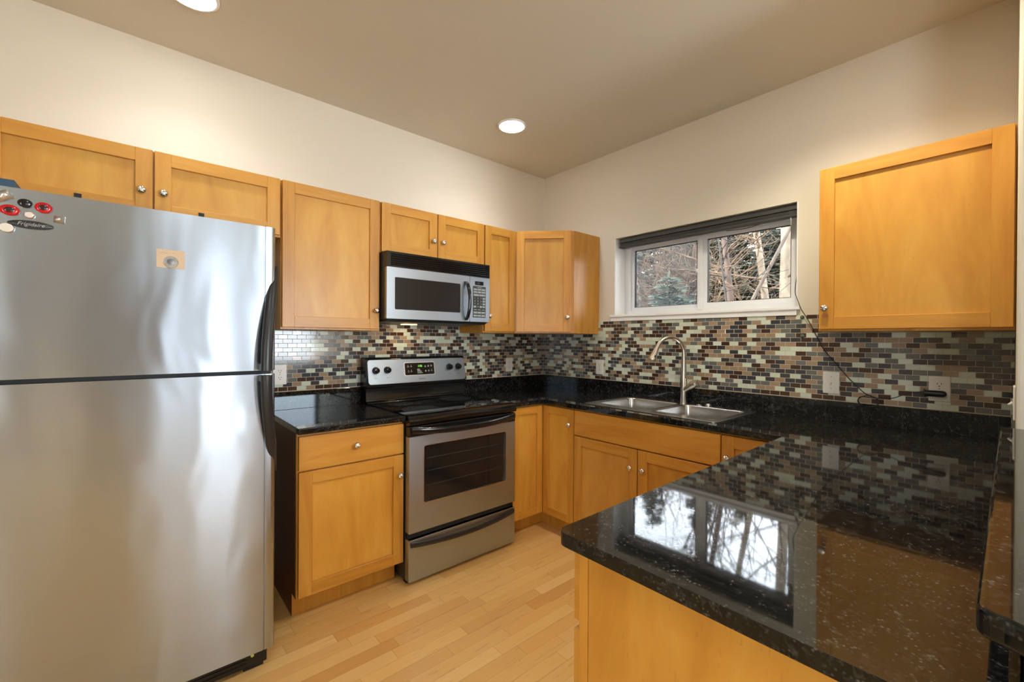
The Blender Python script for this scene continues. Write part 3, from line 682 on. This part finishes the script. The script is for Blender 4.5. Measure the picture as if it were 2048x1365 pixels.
# ------------------------------------------------------------------ microwave
mw = thing('microwave', (-1.309, -.2, 1.441), 'stainless steel over-range microwave with black vent grille, mounted below short cabinet', 'microwave')
MX0, MX1, MD = -1.6875, -.9145, .3975
b = N(); mbox(b, MA, MX0, MX1, .009, .372, 1.446, 1.8455); obj('body', b, BLACK_M, mw)
b = N(); mbox(b, MA, MX0, -.930, .372, MD - .012, 1.7535, 1.8445); mbox(b, MA, MX0, -1.672 + .01, MD - .012, MD, 1.7535, 1.8445); mbox(b, MA, -.945, -.930, MD - .012, MD, 1.7535, 1.8445)
mbox(b, MA, -1.662, -.945, MD - .012, MD, 1.832, 1.8445); mbox(b, MA, -1.662, -.945, MD - .012, MD, 1.7535, 1.762)
for k in range(5):
    z = 1.767 + k * .0128
    poly_prism(b, [(MD - .013, z + .004), (MD - .001, z), (MD + .000, z + .0055), (MD - .012, z + .0098)], [], lambda d, zz, u: MA(u, d, zz), -1.662, -.945)
obj('vent_grille', b, BLACK, mw)
MWw = rrect(-1.635, -1.172, 1.504, 1.694, .006, 3)
b = N(); poly_prism(b, rrect(MX0, -1.0975, 1.4475, 1.7525, .004, 2), [MWw], lambda u, z, w: MA(u, w, z), .373, MD); md_ = obj('door', b, STEEL_A, mw, bevel=.0015)
b = N(); mbox(b, MA, -1.640, -1.168, .374, MD - .004, 1.499, 1.699); obj('door_window', b, MICRO_GL, md_)
rings = []
for sgn in (0,):
    for k in range(n + 1):
        t = k / n * 2 - 1; p = MA(-1.130 + .008 * (1 - t * t), MD + .004 + .034 * (1 - t ** 2) ** .6, 1.585 + .128 * t)
        rings.append([p + Vector((.0125 * math.cos(a), -.009 * math.sin(a), 0)) for a in [2 * math.pi * m / 12 for m in range(12)]])
b = N(); loft(b, rings); obj('door_handle', b, BLACK, md_, smooth=50)
b = N(); poly_prism(b, rrect(-1.0945, -.930, 1.4475, 1.7525, .004, 2), [], lambda u, z, w: MA(u, w, z), .373, MD); kp = obj('control_panel', b, STEEL_A, mw, bevel=.0015)
b = N(); mbox(b, MA, -1.055, -.984, MD, MD + .0012, 1.698, 1.7235); ds = obj('display', b, BLACK, kp)
lettering('1:06', .014, ds, MA(-1.028, MD + .0016, 1.711), (1, 0, 0), (0, 0, 1), LEDDIM, 0, 'clock_digits')
b = N(); mbox(b, MA, -1.072, -.964, MD, MD + .0010, 1.477, 1.690); kb = obj('keypad', b, plain('keypad_black', (.018, .02, .02), .4), kp)
rows = [(1.668, 3), (1.650, 3), (1.630, 2), (1.608, 4), (1.589, 4), (1.570, 4), (1.551, 4), (1.530, 3), (1.511, 3), (1.490, 3)]
dig = iter(['1', '2', '3', '4', '5', '6', '7', '8', '9', '0'])
for ri, (z, nk_) in enumerate(rows):
    w = .100 / nk_
    for j in range(nk_):
        u0 = -1.068 + j * w + .0012; u1 = u0 + w - .0024; num = nk_ == 4 and j < 3 and not (ri == 6 and j != 1)
        b = N(); mbox(b, MA, u0, u1, MD + .001, MD + .0016, z - .0072, z + .0072); kk = obj('key', b, DARK if num or ri == 7 else KEY, kb)
        if num: lettering(next(dig), .0125, kk, MA((u0 + u1) / 2, MD + .0018, z), (1, 0, 0), (0, 0, 1), KEYTXT, 0, 'digit', .0002)
        else:
            b = N(); mbox(b, MA, u0 + .003, u1 - .003, MD + .0016, MD + .0019, z - .0012, z + .0014); obj('key_legend', b, KEYTXT, kk)
lettering('SmartTouch', .0085, kb, MA(-1.018, MD + .0012, 1.6825), (1, 0, 0), (0, 0, 1), KEYTXT, 0, 'lettering', .0001)
b = N(); poly_prism(b, [(.02, 1.4455), (.390, 1.4455), (.360, 1.432), (.04, 1.426)], [], lambda d, z, u: MA(u, d, z), MX0 + .01, -.94); bt = obj('underside', b, BLACK_M, mw, bevel=.003)
b = N(); mbox(b, MA, -1.45, -1.36, .10, .16, 1.4225, 1.4285); obj('hood_lamp', b, HOOD, bt)
l = bpy.data.lights.new('hood_light', 'AREA'); l.shape = 'RECTANGLE'; l.size = .08; l.size_y = .05; l.energy = .10; l.color = (1, .66, .30)
lo = bpy.data.objects.new('hood_light', l); COL.objects.link(lo); lo.parent = bt; lo.location = Vector((-1.405, -.13, 1.4215)) - ORIG[bt.name]

# ------------------------------------------------------------------ outlets, switch, adapter and cord
def plate(name, M, u, z, label, cat, group, kind='outlet', d=.0085, gfci=False):
    t = thing(name, M(u, d, z - .0575), label, cat, group)
    b = N(); poly_prism(b, rrect(u - .036, u + .036, z - .0575, z + .0575, .004, 3), [], lambda a, c, w: M(a, w, c), d, d + .0055); obj('cover_plate', b, WHITE, t, bevel=.002)
    if kind == 'outlet':
        for s in (-1, 1):
            cz = z + s * .0195; b = N(); P = rrect(u - .0165, u + .0165, cz - .0135, cz + .0135, .0125 if not gfci else .002, 5)
            poly_prism(b, P, [], lambda a, c, w: M(a, w, c), d + .0055, d + .0068); so = obj('socket', b, WHITE, t, bevel=.0005)
            b = N()
            for du in (-.0065, .0065): mbox(b, M, u + du - .0011, u + du + .0011, d + .0067, d + .0070, cz - .001, cz + .0075)
            poly_prism(b, [(u + .0026 * math.cos(k * .785), cz - .0075 + .0026 * math.sin(k * .785)) for k in range(8)], [], lambda a, c, w: M(a, w, c), d + .0067, d + .0070); obj('slots', b, DARK, so)
    else:
        b = N(); mbox(b, M, u - .005, u + .005, d + .0055, d + .0070, z - .012, z + .012); sw = obj('toggle_surround', b, WHITE, t)
        b = N(); pts = [M(u, d + .006, z), M(u, d + .016, z - .009)]; tube(b, pts, [.0045, .0032], 8); obj('toggle', b, WHITE, sw)
    b = N()
    for s in ((-1, 1) if kind != 'outlet' else (0,)): lathe(b, [(.0028, 0), (.0028, .0006), (0, .0009)], M(u, d + .0055, z + s * .030), M(0, 1, 0) - M(0, 0, 0), 12)
    obj('screw', b, plain('screw_head', (.35, .35, .34), .3, 1.0), t); return t
OG = 'white outlets on the tiled backsplash'
plate('wall_outlet', MA, -2.160, 1.118, 'white outlet on tile, half hidden beside the refrigerator handle', 'outlet', OG, gfci=True)
plate('wall_outlet', MA, -.4165, 1.117, 'white outlet on stove-wall tile right of the range, near the corner', 'outlet', OG)
plate('wall_outlet', MB_, -.642, 1.115, 'white outlet on window-wall tile, left of the faucet', 'outlet', OG)
plate('wall_outlet', MB_, -2.5645, 1.116, 'white outlet with the black adapter plugged in, under the right cabinet', 'outlet', OG)
plate('light_switch', MB_, -2.1565, 1.112, 'white toggle switch plate on tile right of the faucet', 'switch', None, 'switch')
MS = lambda u, d, z: Vector((u, -2.790 + d, z))
plate('light_switch', MS, -.52, 1.125, 'white switch plate on the partition side, seen edge-on above bar top', 'switch', None, 'switch', .0005)

ad = thing('power_adapter', (-.03, -2.55, 1.078), 'black plug-in adapter on the lower socket of the right-hand outlet', 'adapter')
b = N(); rr_ = [[MB_(u, .036 + .0135 * s * math.cos(a), 1.0945 + .0145 * s * math.sin(a)) for a in [2 * math.pi * k / 18 for k in range(18)]] for u, s in ((-2.5165, .8), (-2.518, 1), (-2.575, 1), (-2.584, .85), (-2.589, .55), (-2.5905, .1))]
loft(b, rr_); obj('body', b, BLACK_M, ad, smooth=45)
b = N(); mbox(b, MB_, -2.575, -2.552, .0155, .030, 1.086, 1.103); obj('prong_block', b, BLACK_M, ad)
b = N(); rr_ = [[MB_(u, .026 + .010 * math.cos(a), 1.101 + .0125 * math.sin(a)) for a in [2 * math.pi * k / 12 for k in range(12)]] for u in (-2.5135, -2.5185)]; loft(b, rr_); obj('collar', b, BLACK_M, ad)

cd_ = N()
D = lambda y, z, x=-.0125: Vector((x, y, z))
pts = [(.106, -1.56, 2.043), (.105, -1.60, 2.041), (.100, -1.68, 2.036), (.104, -1.76, 2.046), (.098, -1.84, 2.050), (.100, -1.92, 2.062), (.095, -1.975, 2.066), (.088, -1.982, 2.03), (.075, -1.984, 1.95), (.055, -1.984, 1.82), (.028, -1.984, 1.70), (.004, -1.984, 1.63), (-.008, -1.988, 1.595), (-.020, -2.001, 1.560), (-.0275, -2.013, 1.530), (-.0265, -2.024, 1.500), (-.020, -2.050, 1.45), (-.0125, -2.095, 1.35)]
pts += [tuple(D(-2.126, 1.283)), tuple(D(-2.196, 1.19, -.020)), tuple(D(-2.23, 1.145, -.020)), tuple(D(-2.262, 1.105)), tuple(D(-2.294, 1.072))]
CY_, CZ_ = -2.316, 1.034
for k in range(1, 21): a = R_(120 - k * 36); pts.append(tuple(D(CY_ - .040 * math.cos(a) * (1 + .06 * math.sin(k)), CZ_ + .027 * math.sin(a) * (1 + .1 * math.cos(1.7 * k)), -.034 - .0008 * k)))
pts += [tuple(D(-2.340, 1.052, -.038)), tuple(D(-2.40, 1.056, -.03)), tuple(D(-2.44, 1.075, -.025)), tuple(D(-2.47, 1.090, -.025)), tuple(D(-2.512, 1.099, -.026))]
tube(cd_, spline(pts, 5), .0020, 7)
tag(obj('charging_cable', cd_, CORD, None, smooth=True), 'thin black cord from the window head down to the adapter, coiled once', 'cable')
b = N(); tube(b, [(.05, -1.9885, 2.00), (.048, -1.9885, 1.95), (.045, -1.9885, 1.925)], [.004, .006, .005], 8); tag(obj('cord_clip', b, plain('blue_clip', srgb(92, 128, 158), .4), None), 'blue-grey cord clip high on the right window jamb', 'clip')

def suction(y, z, label):
    t = thing('suction_hook', (-.009, y, z), label, 'hook', 'clear suction hooks right of the window')
    b = N(); lathe(b, [(.011, 0), (.010, .003), (.006, .007), (.0045, .012), (.0055, .014), (0, .015)], (-.0085 if z < 1.45 else -.0085, y, z), (-1, 0, 0), 18); obj('cup', b, plain('green_clear_cup', srgb(96, 112, 92), .2), t, smooth=50)
suction(-2.022, 1.462, 'upper clear suction hook beside the window apron'); suction(-2.022, 1.358, 'lower clear suction hook on tile, hanging below the upper one')
b = N(); tube(b, [(-.018, -2.022, 1.449), (-.017, -2.022, 1.371)], .0007, 6); tag(obj('clear_wire', b, plain('green_wire', srgb(110, 128, 112), .3), None), 'thin wire strung between the two suction hooks', 'wire')
t = thing('adhesive_hook', (-1.947, -.009, 1.327), 'white strip hook on tile under the tall wall cabinet', 'hook')
b = N(); mbox(b, MA, -1.957, -1.937, .0085, .0125, 1.327, 1.375); obj('strip', b, WHITE, t, bevel=.001)
b = N(); tube(b, spline([MA(-1.947, .0125, 1.352), MA(-1.947, .020, 1.344), MA(-1.945, .024, 1.350), MA(-1.944, .023, 1.358)], 4), .0022, 8); obj('prong', b, CLEAR, t)
t = thing('adhesive_hook', (-1.832, -.009, 1.340), 'small clear strip hook on tile, right of the white one', 'hook')
b = N(); mbox(b, MA, -1.846, -1.818, .0085, .0105, 1.340, 1.368); obj('strip', b, CLEAR, t)
b = N(); tube(b, spline([MA(-1.832, .0105, 1.356), MA(-1.832, .017, 1.350), MA(-1.832, .020, 1.357)], 4), .002, 8); obj('prong', b, CLEAR, t)

# ------------------------------------------------------------------ recessed ceiling lights
def downlight(x, y, label, watts, col):
    t = thing('recessed_light', (x, y, H - .012), label, 'ceiling light', 'recessed ceiling lights')
    b = N(); lathe(b, [(.084, -.0005), (.097, -.0005), (.097, -.005), (.093, -.009), (.086, -.010), (.084, -.009)], (x, y, H), (0, 0, 1), 40); obj('trim_ring', b, WHITE_T, t, smooth=40)
    b = N(); lathe(b, [(.0845, -.004), (.0845, -.009), (.06, -.0125), (0, -.0135)], (x, y, H), (0, 0, 1), 36); obj('lens', b, LENS, t, smooth=40)
    l = bpy.data.lights.new('downlight_beam', 'SPOT'); l.energy = watts; l.color = col; l.spot_size = R_(138); l.spot_blend = .65; l.shadow_soft_size = .06
    o = bpy.data.objects.new('downlight_beam', l); COL.objects.link(o); o.parent = t; o.location = (0, 0, -.006)
CW = (.90, .97, 1.08)
downlight(-.863, -.548, 'recessed round ceiling light glowing near the far corner', 6.5, CW)
downlight(-2.610, -.505, 'recessed round ceiling light above the refrigerator, cut by the top photo edge', 6.5, CW)
downlight(-.80, -2.25, 'recessed round ceiling light above the peninsula, out at upper right', 33, (1, .90, .68))
downlight(-2.72, -2.35, 'recessed round ceiling light over the middle of the kitchen floor', 12, CW)

# ------------------------------------------------------------------ outside the window
rng = random.Random(11)
def bark(name, c1, c2, sc):
    t = NT(name); n = t.noise(t.vmul(t.pos(), (1, 1, .35)), sc, 4, .6); m = t.noise(t.vmul(t.pos(), (1, 1, 5)), sc * 1.4, 3)
    c = t.mix(t.ramp(n, [(.35, (0, 0, 0)), (.65, (1, 1, 1))]), c1, c2); c = t.mix(t.math('MULTIPLY', t.math('GREATER_THAN', m, .66), .6), c, tuple(a * .35 for a in c1)); t.set(Base_Color=c, Roughness=.85); return t.m
BIRCH = bark('birch_bark', srgb(86, 75, 61), srgb(116, 104, 87), 9); BROWN = bark('brown_bark', srgb(48, 36, 29), srgb(68, 53, 43), 14)
GREYBK = bark('grey_bark', srgb(66, 57, 50), srgb(86, 75, 65), 12); TWIG = bark('twig_bark', srgb(50, 38, 27), srgb(92, 71, 49), 10); DTWIG = plain('dark_twig', srgb(30, 23, 19), .8)
def needles(name, c1, c2):
    t = NT(name); n = t.noise(t.pos(), 7, 3); t.set(Base_Color=t.mix(n, c1, c2), Roughness=.7); return t.m
SPR = needles('blue_spruce_needles', srgb(30, 42, 38), srgb(80, 90, 72)); FIR = needles('dark_fir_needles', srgb(18, 23, 16), srgb(50, 54, 35))
def make_hill():
    b = N(); nx, ny = 26, 40; V = []
    for i in range(nx + 1):
        row = []
        for j in range(ny + 1):
            x = .4 + i * 1.1; y = -16 + j * 1.1; z = max(-.05, (x - 7) * .30) + .25 * math.sin(x * 1.3 + y) * math.cos(y * .7) * min(1, max(0, (x - 3) / 4)) - .1
            row.append(b.verts.new((x, y, z)))
        V.append(row)
    for i in range(nx):
        for j in range(ny): b.faces.new((V[i][j], V[i + 1][j], V[i + 1][j + 1], V[i][j + 1]))
    t = NT('leaf_litter'); n = t.noise(t.pos(), 3.5, 5, .65); t.set(Base_Color=t.ramp(n, [(.3, srgb(28, 22, 16)), (.5, srgb(56, 44, 31)), (.7, srgb(40, 38, 25))]), Roughness=.9)
    struct('ground', b, t.m, smooth=True)
make_hill()
def twigs(bm, p, d, L, r, depth, g, mi=0):
    pts = [p]; q = p.copy(); dd = d.normalized(); n = 5
    for k in range(n):
        dd = (dd + Vector((g.uniform(-.22, .22), g.uniform(-.22, .22), g.uniform(-.12, .2)))).normalized(); q = q + dd * (L / n); pts.append(q.copy())
        if depth > 0 and k >= 1:
            for _ in range(1 if depth < 2 else g.choice((1, 2))):
                s = Vector((g.uniform(-1, 1), g.uniform(-1, 1), g.uniform(-.4, .7))).normalized()
                twigs(bm, q.copy(), (dd * .7 + s), L * g.uniform(.38, .62), r * .55, depth - 1, g, mi)
    tube(bm, pts, [max(.0025, r * (1 - .7 * k / n)) for k in range(n + 1)], 5, mi)
def bare_tree(name, label, cat, path, r, mt, mb, nb, seed, zmin=1.6, Lb=(1.0, 2.2), group='bare trees outside the window', rb=.018, depth=2):
    g = random.Random(seed); P = [Vector(p) for p in path]
    t = thing(name, P[0], label, cat, group)
    sp = spline(P, 8); b = N(); tube(b, sp, [r * (1 - .45 * k / len(sp)) for k in range(len(sp))], 14); obj('trunk', b, mt, t, smooth=True)
    b = N()
    for _ in range(nb):
        p = g.choice([q for q in sp if q.z > zmin]); d = Vector((g.uniform(-1, .6), g.uniform(-1, 1), g.uniform(-.15, .6)))
        twigs(b, p, d, g.uniform(*Lb), rb, depth, g)
    obj('branches', b, mb, t, smooth=True); return t
C0 = Vector((-2.78202, -2.77966, 1.33031))
def atx(px, py, x):
    d = _F + _R * ((px - 1024) / 865.13) - _U * ((py - 681.87) / 865.13); return C0 + d * ((x - C0.x) / d.x)
def trunk_path(p0, p1, x, zb=-.1, zt=7.5, lean=0.0):
    a, c = atx(*p0, x), atx(*p1, x + lean); d = (c - a) / (c.z - a.z)
    return [a + d * (zb - a.z), a, c, c + d * ((zt - c.z) * .5) + Vector((.1, .1, 0)), c + d * (zt - c.z)]
bare_tree('birch_tree', 'thick pale birch trunk standing at the right edge of the window', 'tree', trunk_path((1571, 600), (1573, 450), 5.0), .100, BIRCH, TWIG, 9, 3)
bare_tree('birch_tree', 'slimmer pale birch trunk, left of the thick one, in the right pane', 'tree', trunk_path((1531, 600), (1512, 460), 6.2), .072, BIRCH, TWIG, 9, 5)
bare_tree('bare_tree', 'brown leafless tree trunk near the middle bar of the window', 'tree', trunk_path((1462, 606), (1448, 474), 4.0), .050, BROWN, TWIG, 10, 8)
bare_tree('bare_tree', 'grey leafless trunk slanting up to the right across the birches', 'tree', trunk_path((1503, 603), (1580, 456), 4.4, zt=5.0), .030, GREYBK, TWIG, 5, 9)
bare_tree('sapling', 'thin dark sapling just outside the right pane, left of brown trunk', 'tree', trunk_path((1453, 607), (1436, 474), 2.6, zt=4.5), .013, DTWIG, DTWIG, 9, 21, 1.5, (.5, 1.3), 'bare trees outside the window', .007, 1)
bare_tree('bare_tree', 'pale bare tree whose branches cross the top of the left pane', 'tree', [(6.0, 2.2, .2), (5.7, 1.6, 2.2), (5.2, 1.15, 3.1), (4.8, .8, 4.0)], .05, TWIG, TWIG, 16, 31, 1.8, (.8, 1.8))
for i, (x, y, s, lab) in enumerate([(6.6, 2.2, 41, 'tangle of tan bare twigs behind the slim birch trunk'), (7.4, 3.2, 42, 'tangle of tan bare twigs left of the brown trunk'), (5.6, 1.0, 43, 'tangle of tan bare twigs low between the birch trunks')]):
    g = random.Random(s); t = thing('bare_shrub', (x, y, .1), lab, 'shrub', 'bare shrubs outside the window'); b = N()
    for k in range(8): twigs(b, Vector((x + g.uniform(-.4, .4), y + g.uniform(-.5, .5), g.uniform(0, .3))), Vector((g.uniform(-.5, .5), g.uniform(-.6, .6), 1)), g.uniform(2.0, 3.6), .014, 2, g)
    obj('stems', b, TWIG, t, smooth=True)
def conifer_mesh(hgt, rad, nw, seed, mat, dens=1.0):
    g = random.Random(seed); bt = N(); tube(bt, [(0, 0, 0), (0, 0, hgt * .5), (0, 0, hgt)], [hgt * .017, hgt * .010, .01], 8)
    b = N()
    def tuft(p, d, L, r):
        s, u = frame_of(d); pr = [p + (s * math.cos(k * 2.094) + u * math.sin(k * 2.094)) * r for k in range(3)]; m = p + d * L * .45
        md = [m + (s * math.cos(k * 2.094 + .5) + u * math.sin(k * 2.094 + .5)) * r * 1.15 for k in range(3)]; tp = p + d * L
        v = [b.verts.new(q) for q in pr + md + [tp]]
        for k in range(3):
            j = (k + 1) % 3; b.faces.new((v[k], v[j], v[3 + j], v[3 + k])); b.faces.new((v[3 + k], v[3 + j], v[6]))
    for w in range(nw):
        f = (w + .5) / nw; z = hgt * (.03 + .95 * f); RL = rad * (1 - f) ** .8 + .12
        for q in range(max(6, int(17 * (1 - f) * dens) + 5)):
            a = g.uniform(0, 6.283); L = RL * g.uniform(.75, 1.1); d = Vector((math.cos(a), math.sin(a), g.uniform(-.28, .10)))
            base_ = Vector((0, 0, z + g.uniform(-.5, .5) * hgt / nw * 1.6)); ns = max(5, int(L / .085))
            for k in range(ns):
                tt = (k + .6) / ns; p = base_ + d * (L * tt) + Vector((0, 0, -.18 * L * tt * (1 - tt)))
                for sd in (-1, 1):
                    sv = (d.normalized() * .75 + Vector((-d.y, d.x, 0)) * sd * g.uniform(.5, 1.0) + Vector((0, 0, g.uniform(-.25, .3)))).normalized()
                    tuft(p, sv, g.uniform(.13, .27) * (1.15 - .4 * tt) * (1 + L * .16), .020 + .010 * L)
            tuft(base_ + d * (L * .93), d.normalized(), .16, .022)
    tuft(Vector((0, 0, hgt * .97)), Vector((0, 0, 1)), .3, .03)
    out = []
    for nm, bb, m in (('trunk', bt, BROWN), ('foliage', b, mat)):
        me = bpy.data.meshes.new(nm); bb.to_mesh(me); bb.free(); me.materials.append(m); out.append(me)
    return out
PROTO = {'spruce': conifer_mesh(3.4, 1.25, 30, 1, SPR, 1.1), 'fir': conifer_mesh(7.0, 1.9, 40, 2, FIR), 'tall': conifer_mesh(6.2, 1.6, 38, 7, SPR)}
def conifer(kind, x, y, z, s, rz, label, name='spruce_tree'):
    t = thing(name, (x, y, z), label, 'tree', 'evergreens outside the window'); t.scale = (s, s, s); t.rotation_euler = (0, 0, rz)
    for me in PROTO[kind]:
        o = bpy.data.objects.new(me.name, me); COL.objects.link(o); o.parent = t
conifer('spruce', 4.6, 1.35, -.35, .84, .3, 'young blue-green spruce with pale tips, centre of the left pane')
conifer('spruce', 5.2, 2.35, -.4, .66, 2.0, 'smaller spruce at the lower left corner of the left pane')
conifer('tall', 9.5, 4.6, .2, 1.0, 1.2, 'large grey-green spruce filling the upper left of the window')
conifer('fir', 9.2, 2.9, .3, .82, .7, 'dark fir behind the middle bar of the window', 'fir_tree')
conifer('fir', 10.5, 6.4, .5, .95, 2.4, 'dark fir far left behind the grey-green spruce', 'fir_tree')
conifer('fir', 11.0, 1.2, .6, .80, 4.0, 'dark fir behind the two birch trunks', 'fir_tree')
conifer('tall', 12.5, 3.6, 1.0, .80, 5.0, 'far spruce on the slope behind the dark firs')
conifer('fir', 13.0, 5.6, 1.2, .70, 3.3, 'far fir high on the slope, left of the far spruce', 'fir_tree')
conifer('fir', 12.0, -.8, .9, .78, 1.7, 'fir at the right end of the slope, past the thick birch', 'fir_tree')
conifer('fir', 12.6, 2.2, 1.2, .66, 2.2, 'far fir seen between the slanting grey trunk and the brown trunk', 'fir_tree')
conifer('fir', 13.6, 1.5, 1.5, .62, 5.2, 'far fir on the slope, seen between the two birch trunks', 'fir_tree')
conifer('fir', 14.2, 3.0, 1.7, .60, .6, 'farthest fir, seen high behind the slim birch trunk', 'fir_tree')
conifer('fir', 11.6, 4.8, .8, .68, 3.0, 'fir on the slope behind the young blue-green spruce', 'fir_tree')
conifer('fir', 10.2, 2.36, .7, .74, 4.4, 'dark fir closing the gap between brown trunk and slim birch', 'fir_tree')
